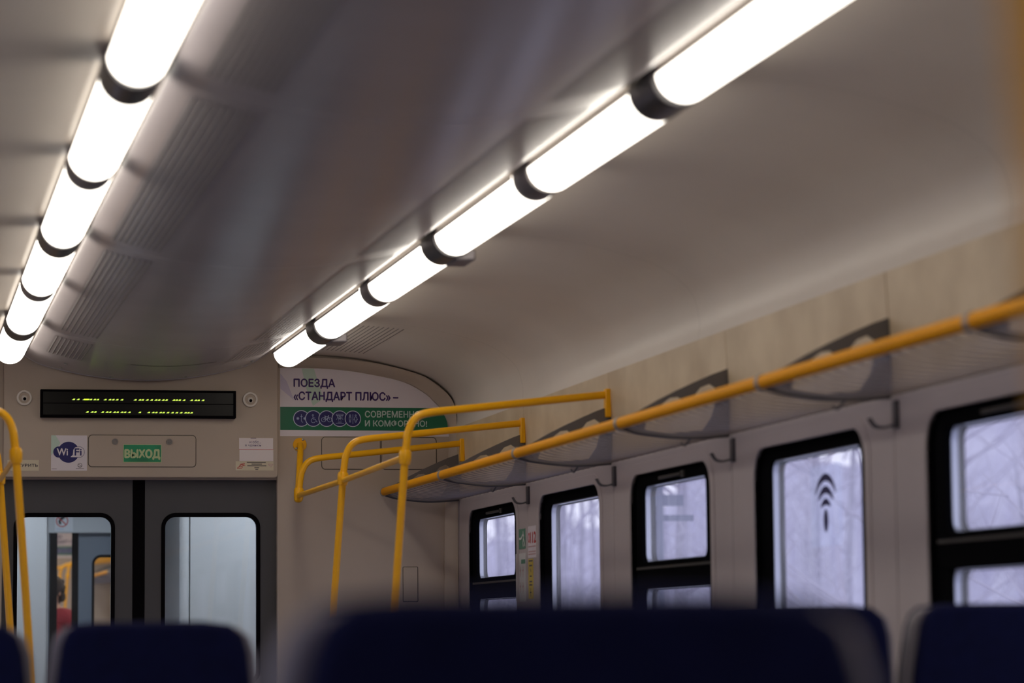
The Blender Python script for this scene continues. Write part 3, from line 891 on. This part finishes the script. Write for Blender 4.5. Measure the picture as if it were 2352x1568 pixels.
# ---- poster
def poster(y, dx, label):
    mp0 = endmap(y)
    mp = lambda u, v, w_: mp0(u + dx, v, w_)
    root = thing('poster', (1.18 + dx, y, 2.23), label, 'poster')
    MB().prism([(0.725, 2.230)] + [(0.725, 2.589)] + [tuple(p) for p in POSTER], mp, 0.0, 0.0012).build('sheet', 'white', root, smooth=0)
    MB().add([mp(u, v, 0.0016) for u, v in ((0.84, 2.588), (0.905, 2.588), (0.955, 2.43), (0.90, 2.39), (0.865, 2.48))], [(0, 1, 2, 3, 4)]).build('mint_stripe', 'mint', root)
    MB().add([mp(u, v, 0.0015) for u, v in ((0.727, 2.56), (0.76, 2.52), (0.80, 2.42), (0.727, 2.48))], [(0, 1, 2, 3)]).build('lilac_stripe', 'lilac', root)
    band = [p for p in POSTER if 2.262 < p[1] < 2.385]
    def ux(z):
        for (xa, za), (xb, zb) in zip(POSTER[:-1], POSTER[1:]):
            if za >= z >= zb and za != zb:
                return xa + (xb - xa) * (za - z) / (za - zb)
        return 1.62
    bp_ = [(0.726, 2.262), (0.726, 2.384), (ux(2.384) - 0.001, 2.384)] + [(x - 0.001, z) for x, z in band] + [(ux(2.262) - 0.001, 2.262)]
    bd = MB().add([mp(u, v, 0.0018) for u, v in bp_], [tuple(range(len(bp_)))]).build('green_band', 'green', root, smooth=0)
    letter('ПОЕЗДА', 0.798, 1.017, 2.483, 2.533, mp, 0.0022, 'ink', root, bold=0.035)
    letter('«СТАНДАРТ ПЛЮС» –', 0.798, 1.356, 2.413, 2.465, mp, 0.0022, 'ink', root, bold=0.035)
    letter('СОВРЕМЕННО', 1.178, 1.474, 2.332, 2.366, mp, 0.0024, 'palegreen', bd, bold=0.03)
    letter('И КОМФОРТНО!', 1.178, 1.511, 2.283, 2.317, mp, 0.0024, 'palegreen', bd, bold=0.03)
    R0, cz = 0.0435, 2.3235
    for k, cx in enumerate((0.838, 0.901, 0.972, 1.042, 1.112)):
        d = 0.0026 + k * 0.0005
        q = MB().add([mp(u, v, d) for u, v in circle(cx, cz, R0, 28)], [tuple(range(28))])
        o = q.build('pictogram_ring', 'iconring', bd, smooth=0)
        MB().add([mp(u, v, d + 0.0002) for u, v in circle(cx, cz, R0 - 0.004, 28)], [tuple(range(28))]).build('pictogram_disc', 'navyink', bd, smooth=0)
        if k == 0:
            L = [[(cx, cz + 0.022), (cx, cz - 0.014), (cx + 0.004, cz - 0.020), (cx + 0.009, cz - 0.019)], [(cx - 0.006, cz + 0.010), (cx + 0.007, cz + 0.010)]]
            for px in (cx - 0.019, cx + 0.018):
                for a in range(4):
                    an = PI * a / 4
                    L.append([(px - 0.008 * math.cos(an), cz - 0.008 * math.sin(an)), (px + 0.008 * math.cos(an), cz + 0.008 * math.sin(an))])
        elif k == 1:
            L = [circle(cx - 0.002, cz + 0.017, 0.004, 10) + [(cx + 0.002, cz + 0.017)], [(cx - 0.002, cz + 0.011), (cx - 0.001, cz - 0.003), (cx + 0.012, cz - 0.004), (cx + 0.018, cz - 0.018), (cx + 0.023, cz - 0.018)],
                 [(cx - 0.001, cz + 0.004), (cx + 0.010, cz + 0.003)], [(cx + 0.0 + 0.0115 * math.cos(a), cz - 0.011 + 0.0115 * math.sin(a)) for a in [1.9 + 0.35 * i for i in range(13)]]]
        elif k == 2:
            L = [circle(cx - 0.016, cz - 0.006, 0.0115, 16) + [(cx - 0.0045, cz - 0.006)], circle(cx + 0.016, cz - 0.006, 0.0115, 16) + [(cx + 0.0275, cz - 0.006)],
                 [(cx - 0.016, cz - 0.006), (cx - 0.008, cz + 0.010), (cx + 0.009, cz + 0.010), (cx, cz - 0.007), (cx - 0.016, cz - 0.006)], [(cx, cz - 0.007), (cx - 0.008, cz + 0.013)],
                 [(cx + 0.016, cz - 0.006), (cx + 0.008, cz + 0.016), (cx + 0.013, cz + 0.016)], [(cx - 0.012, cz + 0.014), (cx - 0.005, cz + 0.014)]]
        elif k == 3:
            L = [[(cx - 0.018, cz + 0.024), (cx + 0.018, cz + 0.024), (cx + 0.018, cz + 0.017), (cx - 0.018, cz + 0.017), (cx - 0.018, cz + 0.024)],
                 [(cx - 0.013, cz + 0.017), (cx - 0.012, cz + 0.004), (cx, cz - 0.002), (cx + 0.012, cz + 0.004), (cx + 0.013, cz + 0.017)], circle(cx, cz + 0.008, 0.005, 10) + [(cx + 0.005, cz + 0.008)],
                 [(cx - 0.014, cz), (cx - 0.018, cz - 0.004)], [(cx - 0.005, cz - 0.004), (cx - 0.007, cz - 0.009)], [(cx + 0.005, cz - 0.004), (cx + 0.007, cz - 0.009)], [(cx + 0.014, cz), (cx + 0.018, cz - 0.004)],
                 [(cx - 0.010, cz - 0.018), (cx + 0.010, cz - 0.018)], [(cx - 0.022, cz - 0.024), (cx + 0.022, cz - 0.024)]]
        else:
            L = [[(cx, cz + 0.024), (cx, cz - 0.028)]]
            for px, wd in ((cx - 0.015, 0.005), (cx + 0.015, 0.0035)):
                L += [circle(px, cz + 0.018, 0.0035, 8) + [(px + 0.0035, cz + 0.018)], [(px - wd, cz + 0.010), (px + wd, cz + 0.010), (px + (0.010 if wd < 0.005 else 0.005), cz - 0.006), (px + 0.003, cz - 0.006), (px + 0.003, cz - 0.018), (px - 0.003, cz - 0.018), (px - 0.003, cz - 0.006), (px - (0.010 if wd < 0.005 else 0.005), cz - 0.006), (px - wd, cz + 0.010)]]
        strokes(L, 0.0022, mp, d + 0.0004).build('pictogram', 'iconline', bd, smooth=0)
    return root


poster(YE, 0.0, 'arched white and green poster on the end wall, text ПОЕЗДА «СТАНДАРТ ПЛЮС»')

# ---- stickers on the right wall between the first two windows (read along -Y)
def wallmap(u, v, w_):
    """u runs from the far end towards the camera; w towards the room"""
    return (XW - w_, -u, v)


def sq(u0, u1, v0, v1, d, m, parent, name):
    return MB().add([wallmap(u, v, d) for u, v in ((u0, v0), (u1, v0), (u1, v1), (u0, v1))], [(0, 1, 2, 3)]).build(name, m, parent, smooth=0)


tw = lambda y: -y
g = thing('exit_figure_sign', (XW, 13.44, 1.588), 'green rescue sign with white door and running figure by the first window', 'sign')
MB().box(XW - 0.0015, XW, 13.344, 13.543, 1.588, 1.684).build('plate', 'signgreen', g)
sq(-13.535, -13.50, 1.600, 1.672, 0.0022, 'signwhite', g, 'door_symbol')
strokes([[(-13.475, 1.638), (-13.43, 1.638)], [(-13.39, 1.672), (-13.38, 1.640), (-13.395, 1.618), (-13.385, 1.598)], [(-13.382, 1.640), (-13.365, 1.620), (-13.350, 1.600)], [(-13.43, 1.638), (-13.40, 1.655), (-13.37, 1.650)]], 0.010, wallmap, 0.0022).build('running_figure', 'signwhite', g)
g = thing('emergency_number_sticker', (XW, 13.2, 1.541), 'white sticker with red 112 beside the second window', 'sticker')
MB().box(XW - 0.0012, XW, 13.10, 13.284, 1.541, 1.690).build('sheet', 'white', g)
q = MB()
q.ring(circle(-13.262, 1.636, 0.018, 20, 0.024), circle(-13.262, 1.636, 0.011, 20, 0.016), wallmap, 0.0014, 0.002)
q.build('phone_symbol', 'red', g)
letter('112', -13.235, -13.115, 1.612, 1.660, wallmap, 0.002, 'red', g, bold=0.06)
strokes([[(-13.275, 1.594 - 0.012 * k), (-13.12, 1.594 - 0.012 * k)] for k in (0, 2, 3)], 0.006, wallmap, 0.002).build('small_print', 'paleink', g)
g = thing('rules_notice', (XW, 13.44, 1.364), 'pale notice sheet with small red figures below the green rescue sign', 'notice')
MB().box(XW - 0.0012, XW, 13.342, 13.557, 1.34, 1.568).build('sheet', 'notice', g)
sq(-13.437, -13.348, 1.518, 1.538, 0.0018, 'signgreen', g, 'green_tab')
L = []
for u in (-13.52, -13.46, -13.40):
    for v in (1.475, 1.40):
        L += [[(u, v + 0.03), (u + 0.008, v + 0.01), (u, v - 0.02)], [(u - 0.012, v + 0.01), (u + 0.014, v + 0.012)]]
strokes(L, 0.008, wallmap, 0.0018).build('red_figures', 'paleink', g)
g = thing('warning_strip', (XW, 13.24, 1.373), 'narrow yellow warning strip with black print below the red 112 sticker', 'sticker')
MB().box(XW - 0.0012, XW, 13.182, 13.284, 1.35, 1.537).build('sheet', 'signyellow', g)
strokes([[(-13.27, 1.527), (-13.19, 1.527)], [(-13.26, 1.505), (-13.20, 1.505)], [(-13.24, 1.49), (-13.225, 1.475)], [(-13.25, 1.455), (-13.21, 1.455)], [(-13.26, 1.43), (-13.20, 1.43)], [(-13.26, 1.415), (-13.20, 1.415)], [(-13.235, 1.40), (-13.235, 1.36)], [(-13.25, 1.38), (-13.22, 1.38)]], 0.007, wallmap, 0.0018).build('black_print', 'greyink', g)

# ---- wireless symbol on the fourth window
g = thing('wireless_decal', (XW + 0.03, 8.96, 1.45), 'black wireless wave symbol on a clear film stuck on the window', 'sticker')
wm = lambda u, v, w_: (XW + 0.030 - w_, -u, v)
MB().add([wm(u, v, 0) for u, v in rrect(-9.12, -8.79, 1.465, 1.73, 0.02)], [tuple(range(28))]).build('film', 'film', g)
uc = -8.958
for r0, r1, zc, sp in ((0.088, 0.113, 1.590, 64), (0.062, 0.087, 1.575, 60), (0.037, 0.060, 1.562, 56)):
    n = 16
    o_, i_ = [], []
    for k in range(n + 1):
        a = math.radians(90 - sp + 2 * sp * k / n)
        th = math.sin(PI * k / n) ** 0.6
        o_.append((uc + 1.05 * r1 * math.cos(a), zc + r1 * math.sin(a)))
        rr = r1 - (r1 - r0) * (0.25 + 0.75 * th)
        i_.append((uc + 1.05 * rr * math.cos(a), zc + rr * math.sin(a)))
    MB().prism(o_ + i_[::-1], wm, 0.0006, 0.0012).build('wave', 'navyink', g, smooth=0)
MB().prism(circle(uc, 1.549, 0.024, 20, 0.038), wm, 0.0006, 0.0012).build('dot', 'navyink', g, smooth=0)

# ------------------------------------------------------------------ seats
def seat_proto(top):
    root = thing('seat', (0, 0, 0))
    def outline(g, z0):
        right = [(0.232 + g * 0.4, z0), (0.232 + g * 0.4, 0.90), (0.224 + g * 0.8, top - 0.16), (0.216 + g, top - 0.07), (0.203 + g, top - 0.030), (0.176 + g, top - 0.009), (0.11, top + g * 0.2)]
        left = [(-0.12, top + g * 0.2), (-0.178 - g, top - 0.006), (-0.198 - g, top - 0.022), (-0.208 - g, top - 0.05), (-0.222 - g, top - 0.16), (-0.226 - g * 0.6, 0.90), (-0.232 - g * 0.4, z0)]
        return right + left
    lean = lambda u, v, w_: (u, w_ - (v - 0.45) * 0.13, v)
    MB().prism([(x_, z_ - (0.006 if z_ > 1.0 else 0)) for x_, z_ in outline(0.008, 0.40)], lean, 0.018, 0.060).build('shell', 'shell', root, bevel=0.012, seg=3)
    MB().prism(outline(-0.012, 0.46), lean, -0.012, 0.024).build('back_pad', 'navy', root, bevel=0.014, seg=3)
    MB().prism(outline(-0.004, 0.46), lean, 0.045, 0.115).build('front_pad', 'navy', root, bevel=0.022, seg=3)
    MB().box(-0.226, 0.226, 0.05, 0.52, 0.36, 0.47).build('cushion', 'navy', root, bevel=0.03, seg=3)
    MB().box(-0.15, 0.15, 0.10, 0.42, 0.0, 0.36).build('pedestal', 'pedestal', root, bevel=0.01)
    return root


sp = seat_proto(1.25)
sp.location = (-0.752, 2.33, -0.018)
sp.scale = (1.13, 1, 1)
SG = 'navy train seats in the foreground'
tag(sp, 'nearest navy seat back, broad and very blurred across the bottom middle', 'seat', SG)
for x, dz, lab in ((-1.21, -0.022, 'navy seat back at the bottom left corner'), (-0.73, -0.022, 'navy seat back second from the left, beside the aisle'),
                   (0.73, 0.004, 'navy seat back just right of the nearest blurred one'), (1.21, 0.004, 'navy seat back at the bottom right corner, with a pale edge')):
    c = copy_tree(sp)
    c.scale = (1, 1, 1)
    c.location = (x, 6.33, dz)
    tag(c, lab, 'seat', SG)

# ------------------------------------------------------------------ vestibule, gangway and next car
MB().box(-1.75, 1.75, 15.1, 23.0, -0.08, 0).build('floor_1', 'floor', kind='structure')
MB().box(-1.75, 1.75, 15.05, 23.0, 2.50, 2.56).build('ceiling_1', 'vest', kind='structure')
part = thing('wall_vestibule', (0, 16.3, 0), kind='structure')
MB().box(-1.75, -0.411, 16.30, 16.34, 0, 2.5).build('partition', 'vest', part, bevel=0.01)
MB().box(0.389, 1.75, 16.30, 16.34, 0, 2.5).build('partition', 'vest', part, bevel=0.003)
MB().tube([(0.36, 16.33, 0), (0.36, 16.33, 2.5)], 0.03, 20).build('corner_post', 'vest', part)
for s in (1, -1):
    MB().box(*sorted((s * 1.72, s * 1.75)), 15.05, 16.3, 0, 2.5).build('side_panel', 'vest', part)
    MB().box(*sorted((s * 0.40, s * 0.43)), 16.34, 19.9, 0, 2.5).build('gangway_side', 'vest', part)
    MB().box(*sorted((s * 1.72, s * 1.75)), 19.9, 22.9, 0, 2.5).build('side_panel', 'vest', part)
    MB().box(*sorted((s * 0.43, s * 1.75)), 19.87, 19.9, 0, 2.5).build('partition', 'vest', part)
Y2 = 22.9
q = MB()
q.box(0.711, 1.75, Y2, Y2 + 0.05, 0, 2.6)
q.box(-1.75, -0.711, Y2, Y2 + 0.05, 0, 2.6)
q.box(-0.711, 0.711, Y2 - 0.03, Y2 + 0.05, 2.0, 2.6)
q.build('wall_2', 'vest', kind='structure')
door_leaf(3, -0.76, -0.030, -0.632, -0.150, Y2 + 0.06, m='vestdoor', seal_side=1, sealw=0.06)
door_leaf(4, 0.195, 0.92, 0.320, 0.80, Y2 + 0.06, m='vestdoor', seal_side=-1, sealw=0.05)
st = thing('prohibition_sticker', (-0.0, Y2 - 0.03, 2.02), 'white sticker with a red crossed circle seen through the left door pane', 'sticker')
M2 = endmap(Y2 - 0.03)
MB().box(0.005, 0.145, Y2 - 0.0315, Y2 - 0.03, 2.012, 2.20).build('sheet', 'bright', st)
MB().ring(circle(0.060, 2.092, 0.048), circle(0.060, 2.092, 0.040), M2, 0.0016, 0.0022).build('red_circle', 'red', st)
strokes([[(0.028, 2.122), (0.092, 2.062)]], 0.009, M2, 0.0026).build('red_bar', 'red', st)
MB().prism([(0.038, 2.065), (0.055, 2.068), (0.05, 2.095), (0.068, 2.105), (0.085, 2.118), (0.075, 2.13), (0.05, 2.125), (0.03, 2.09)], M2, 0.0015, 0.0018).build('black_figure', 'black', st)
strokes([[(0.015, 2.032), (0.075, 2.032)], [(0.015, 2.025), (0.075, 2.025)], [(0.12, 2.025), (0.138, 2.025)]], 0.004, M2, 0.0018).build('small_print', 'iconring', st)
for (x, y, ly, q3) in ((0.95, 15.65, 0.35, 'right of the aisle'), (-0.95, 15.65, 0.35, 'left of the aisle'), (0.0, 21.4, 0.5, 'past the gangway')):
    l = thing('vestibule_lamp', (x, y, 2.5), 'white vestibule ceiling lamp behind the sliding door, %s' % q3, 'lamp', 'vestibule ceiling lamps')
    MB().box(x - 0.32, x + 0.32, y - ly / 2, y + ly / 2, 2.47, 2.499).build('housing', 'lampband', l)
    MB().box(x - 0.30, x + 0.30, y - ly / 2 + 0.02, y + ly / 2 - 0.02, 2.455, 2.47).build('diffuser', 'tube_cool', l, bevel=0.004)
# next car
Y3 = 39.0
MB().box(-1.75, 1.75, 23.0, Y3 + 0.1, -0.08, 0).build('floor_2', 'floor', kind='structure')
MB().box(-1.75, 1.75, 22.95, Y3 + 0.1, 2.65, 2.72).build('ceiling_2', 'cove', kind='structure')
end_wall('wall_3', Y3)
MB().box(-0.711, 0.711, Y3 + 0.012, Y3 + 0.04, 0, 2.0).build('door_5', 'door', kind='structure')
for s in (1, -1):
    q = MB()
    q.box(*sorted((s * 1.67, s * 1.72)), 22.95, Y3, 0, 0.9)
    q.box(*sorted((s * 1.67, s * 1.72)), 22.95, Y3, 1.82, 2.66)
    for k in range(9):
        yy = 22.95 + k * (Y3 - 22.95 - 0.5) / 8
        q.box(*sorted((s * 1.67, s * 1.72)), yy, yy + 0.5, 0.9, 1.82)
    q.build('wall_4' if s > 0 else 'wall_5', 'upper', kind='structure')
poster(Y3, 0.0, 'same poster on the far wall of the next car, seen through the left door pane')
for dy_, full, lab in ((-3.36, True, 'yellow handrail in the next car, nearer of two with full posts'), (-1.71, True, 'yellow handrail in the next car, farther of two with full posts'), (-0.24, False, 'short yellow handrail at the far wall of the next car')):
    handrail(1, Y3 + dy_, dx=0.10, full=full, label=lab)
for i in range(3):
    a, b_ = BAYS[i]
    rack(a, b_, dy=Y3 - 15.0, label='luggage rack seen in the next car, %s from its far wall' % ['first bay', 'second bay', 'third bay'][i], group='luggage racks of the next car', end=(i == 0))
for s in (1, -1):
    for y0, y1, q3 in ((24, 28.8, 'nearest'), (29, 33.8, 'middle'), (34, 38.6, 'farthest')):
        l = lamp(s * 0.70, y0, y1, 0.19, 'tube_far', 2.612)
        tag(l, '%s tube lamp of the %s ceiling row in the next car' % (q3, 'right' if s > 0 else 'left'), 'lamp', 'tube lamps of the next car')

# ---- passenger standing in the next car
def skinned(name, verts, edges, radii, m, parent, sub=2):
    me = bpy.data.meshes.new(name)
    me.from_pydata(verts, edges, [])
    o = bpy.data.objects.new(name, me)
    COL.objects.link(o)
    o.parent = parent
    md = o.modifiers.new('skin', 'SKIN')
    sk = me.skin_vertices[0].data
    for i, r in enumerate(radii):
        sk[i].radius = r if isinstance(r, tuple) else (r, r)
        sk[i].use_root = (i == 0)
    sb = o.modifiers.new('subsurf', 'SUBSURF')
    sb.levels = sub
    sb.render_levels = sub
    me.materials.append(MT[m])
    for p in me.polygons:
        p.use_smooth = True
    return o


pr = thing('person', (0.135, 25.6, 0), 'person with brown hair and a red jacket standing in the next car', 'person')
pr.rotation_euler = (0, 0, math.radians(-25))
V = [(0, 0, 0.93), (0, 0.01, 1.10), (0, 0.01, 1.28), (0, 0.015, 1.39), (0, 0.0, 1.46), (0, -0.01, 1.53), (0, -0.015, 1.60),
     (0.10, 0, 0.88), (0.11, -0.02, 0.48), (0.11, 0.03, 0.09), (0.12, -0.10, 0.045),
     (-0.10, 0, 0.88), (-0.11, 0.0, 0.48), (-0.11, 0.04, 0.09), (-0.12, -0.09, 0.045),
     (0.18, 0.01, 1.36), (0.23, 0.02, 1.10), (0.22, -0.07, 0.87), (0.215, -0.10, 0.80),
     (-0.18, 0.01, 1.36), (-0.23, 0.02, 1.10), (-0.22, -0.07, 0.87), (-0.215, -0.10, 0.80)]
Ed = [(0, 1), (1, 2), (2, 3), (3, 4), (4, 5), (5, 6), (0, 7), (7, 8), (8, 9), (9, 10), (0, 11), (11, 12), (12, 13), (13, 14), (3, 15), (15, 16), (16, 17), (17, 18), (3, 19), (19, 20), (20, 21), (21, 22)]
Ra = [(0.15, 0.105), (0.135, 0.095), (0.155, 0.105), (0.11, 0.085), 0.052, (0.07, 0.085), (0.062, 0.075), 0.088, 0.058, 0.042, 0.038, 0.088, 0.058, 0.042, 0.038, 0.062, 0.044, 0.032, 0.034, 0.062, 0.044, 0.032, 0.034]
skinned('body', V, Ed, Ra, 'skin', pr)
for s in (1, -1):
    hx = s * 0.214
    for k in range(4):
        MB().tube([(hx, -0.095 - 0.012 + 0.016 * k - 0.02, 0.80), (hx - s * 0.006, -0.125 + 0.016 * k, 0.76), (hx - s * 0.018, -0.120 + 0.016 * k, 0.73 + 0.006 * abs(k - 1.5))], [0.009, 0.008, 0.006], 8).build('finger', 'skin', pr)
    MB().tube([(hx, -0.125, 0.83), (hx - s * 0.01, -0.15, 0.80), (hx - s * 0.02, -0.155, 0.775)], [0.011, 0.009, 0.007], 8).build('thumb', 'skin', pr)
JV = [(0, 0.01, 0.96), (0, 0.01, 1.12), (0, 0.01, 1.29), (0, 0.015, 1.40), (0, 0.01, 1.45), (0.185, 0.01, 1.365), (0.235, 0.02, 1.10), (0.225, -0.06, 0.90), (-0.185, 0.01, 1.365), (-0.235, 0.02, 1.10), (-0.225, -0.06, 0.90)]
JE = [(0, 1), (1, 2), (2, 3), (3, 4), (3, 5), (5, 6), (6, 7), (3, 8), (8, 9), (9, 10)]
skinned('jacket', JV, JE, [(0.185, 0.135), (0.17, 0.125), (0.185, 0.13), (0.13, 0.105), 0.075, 0.082, 0.062, 0.05, 0.082, 0.062, 0.05], 'jacket', pr)
TV = [(0, 0, 0.95), (0.10, 0, 0.86), (0.11, -0.015, 0.48), (0.11, 0.03, 0.10), (-0.10, 0, 0.86), (-0.11, 0.0, 0.48), (-0.11, 0.04, 0.10)]
skinned('trousers', TV, [(0, 1), (1, 2), (2, 3), (0, 4), (4, 5), (5, 6)], [(0.165, 0.12), 0.10, 0.07, 0.058, 0.10, 0.07, 0.058], 'trousers', pr)
skinned('shoes', [(0.11, 0.05, 0.05), (0.115, -0.03, 0.045), (0.12, -0.13, 0.035), (-0.11, 0.06, 0.05), (-0.115, -0.02, 0.045), (-0.12, -0.12, 0.035)], [(0, 1), (1, 2), (3, 4), (4, 5)], [0.05, 0.05, 0.04] * 2, 'trousers', pr)
h = MB().sphere((0, 0.012, 1.625), 0.098, 0.112, 0.108, 18, 12)
h.sphere((0, 0.055, 1.545), 0.085, 0.065, 0.09, 14, 8)
for k in range(26):
    a = random.uniform(-0.2, PI + 0.2)
    zz = random.uniform(1.50, 1.70)
    h.sphere((0.085 * math.cos(a), 0.03 + 0.085 * abs(math.sin(a)), zz), 0.03, 0.03, 0.03, 8, 6)
h.build('hair', 'hair', pr)
MB().sphere((0, -0.105, 1.565), 0.013, 0.018, 0.02, 8, 6).build('nose', 'skin', pr)
for s in (1, -1):
    MB().sphere((s * 0.03, -0.09, 1.59), 0.011, 0.008, 0.008, 8, 6).build('eye', 'black', pr)
    MB().sphere((s * 0.075, 0.0, 1.57), 0.010, 0.018, 0.03, 8, 6).build('ear', 'skin', pr)
MB().sphere((0, -0.088, 1.525), 0.022, 0.008, 0.006, 8, 6).build('mouth', 'jacket', pr)
for ch in pr.children:
    ch.matrix_parent_inverse = Matrix.Identity(4)

# ------------------------------------------------------------------ outside: snow bank and bare trees
q = MB()
rows = []
for k in range(31):
    x = -60 + 8 * k
    rows.append([(x, y, -1.3 + (0 if -3 < x < 5 else 0.018 * abs(x) + 0.5 * math.sin(x * 0.21 + y * 0.07))) for y in range(-40, 281, 20)])
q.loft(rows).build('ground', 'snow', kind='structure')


# far wooded ridge: a solid mass of bare crowns nobody could count
rr = random.Random(4)
rows = []
ys = [30 + 1.6 * k for k in range(125)]
hts = [9.2 + 1.8 * math.sin(y * 0.05 + 1.0) + 1.1 * math.sin(y * 0.17) + rr.uniform(-0.9, 0.9) for y in ys]
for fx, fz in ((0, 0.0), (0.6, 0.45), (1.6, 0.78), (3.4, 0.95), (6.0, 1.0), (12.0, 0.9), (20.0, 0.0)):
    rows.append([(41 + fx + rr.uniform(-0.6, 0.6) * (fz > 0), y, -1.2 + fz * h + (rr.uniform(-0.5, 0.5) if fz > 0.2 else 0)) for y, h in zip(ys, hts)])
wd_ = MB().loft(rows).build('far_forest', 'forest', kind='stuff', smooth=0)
tag(wd_, 'pale lilac mass of winter forest far behind the single trees', 'forest')


def tree_proto(seed, h):
    rnd = random.Random(seed)
    root = thing('bare_tree', (0, 0, 0))
    MB().tube([(0, 0, -0.3), (rnd.uniform(-.1, .1), rnd.uniform(-.1, .1), h * 0.35), (rnd.uniform(-.3, .3), rnd.uniform(-.3, .3), h * 0.7), (rnd.uniform(-.5, .5), rnd.uniform(-.5, .5), h)], [0.15, 0.11, 0.07, 0.015], 7).build('trunk', 'bark', root)
    q = MB()
    for k in range(34):
        z = h * rnd.uniform(0.15, 0.97)
        a = rnd.uniform(0, 2 * PI)
        L = h * 0.17 * (1.15 - z / h) + 0.4
        p0 = Vector((0, 0, z))
        d = Vector((math.cos(a), math.sin(a), rnd.uniform(0.35, 0.9)))
        p1 = p0 + d * L * 0.5
        p2 = p0 + d * L + Vector((0, 0, rnd.uniform(-0.1, 0.5)))
        q.tube([p0, p1, p2], [0.035, 0.022, 0.007], 4, cap=False)
        for j in range(3):
            e = p0.lerp(p2, rnd.uniform(0.3, 0.95))
            dd = Vector((rnd.uniform(-1, 1), rnd.uniform(-1, 1), rnd.uniform(0.1, 1)))
            q.tube([e, e + dd * L * 0.22, e + dd * L * 0.42 + Vector((0, 0, 0.1))], [0.014, 0.010, 0.004], 3, cap=False)
    q.build('branches', 'twig', root)
    return root


protos = [tree_proto(s, h) for s, h in ((3, 9.0), (5, 11.0), (8, 7.5), (11, 12.5), (13, 8.5))]
rnd = random.Random(21)
n = 0
TL = 'bare pale winter tree standing outside the windows beyond the track'
placed = []
for k in range(900):
    f_ = rnd.uniform(0.17, 0.52)
    x = rnd.uniform(9, 34)
    y = (x + 1.296) / f_
    if y > 150 or any(math.hypot(x - a, y - b_) < 5.2 for a, b_ in placed):
        continue
    placed.append((x, y))
    o = protos[n] if n < len(protos) else copy_tree(protos[n % len(protos)])
    s_ = rnd.uniform(0.8, 1.1)
    o.location = (x, y, -1.3 + 0.018 * x - 0.3)
    o.scale = (s_, s_, s_)
    o.rotation_euler = (0, 0, rnd.uniform(0, 6.28))
    tag(o, TL, 'tree', 'bare winter trees outside')
    n += 1
# trackside board seen in the third window
tb = thing('trackside_board', (6.2, 27.6, -1.3), 'grey trackside post with two horizontal boards outside the third window', 'sign')
MB().tube([(6.2, 27.6, -1.3), (6.2, 27.6, 2.9)], 0.05, 10).build('post', 'mast', tb)
MB().box(5.85, 6.45, 27.56, 27.60, 2.42, 2.53).build('board', 'mast', tb)
MB().box(5.85, 6.55, 27.56, 27.60, 2.27, 2.33).build('board', 'mast', tb)
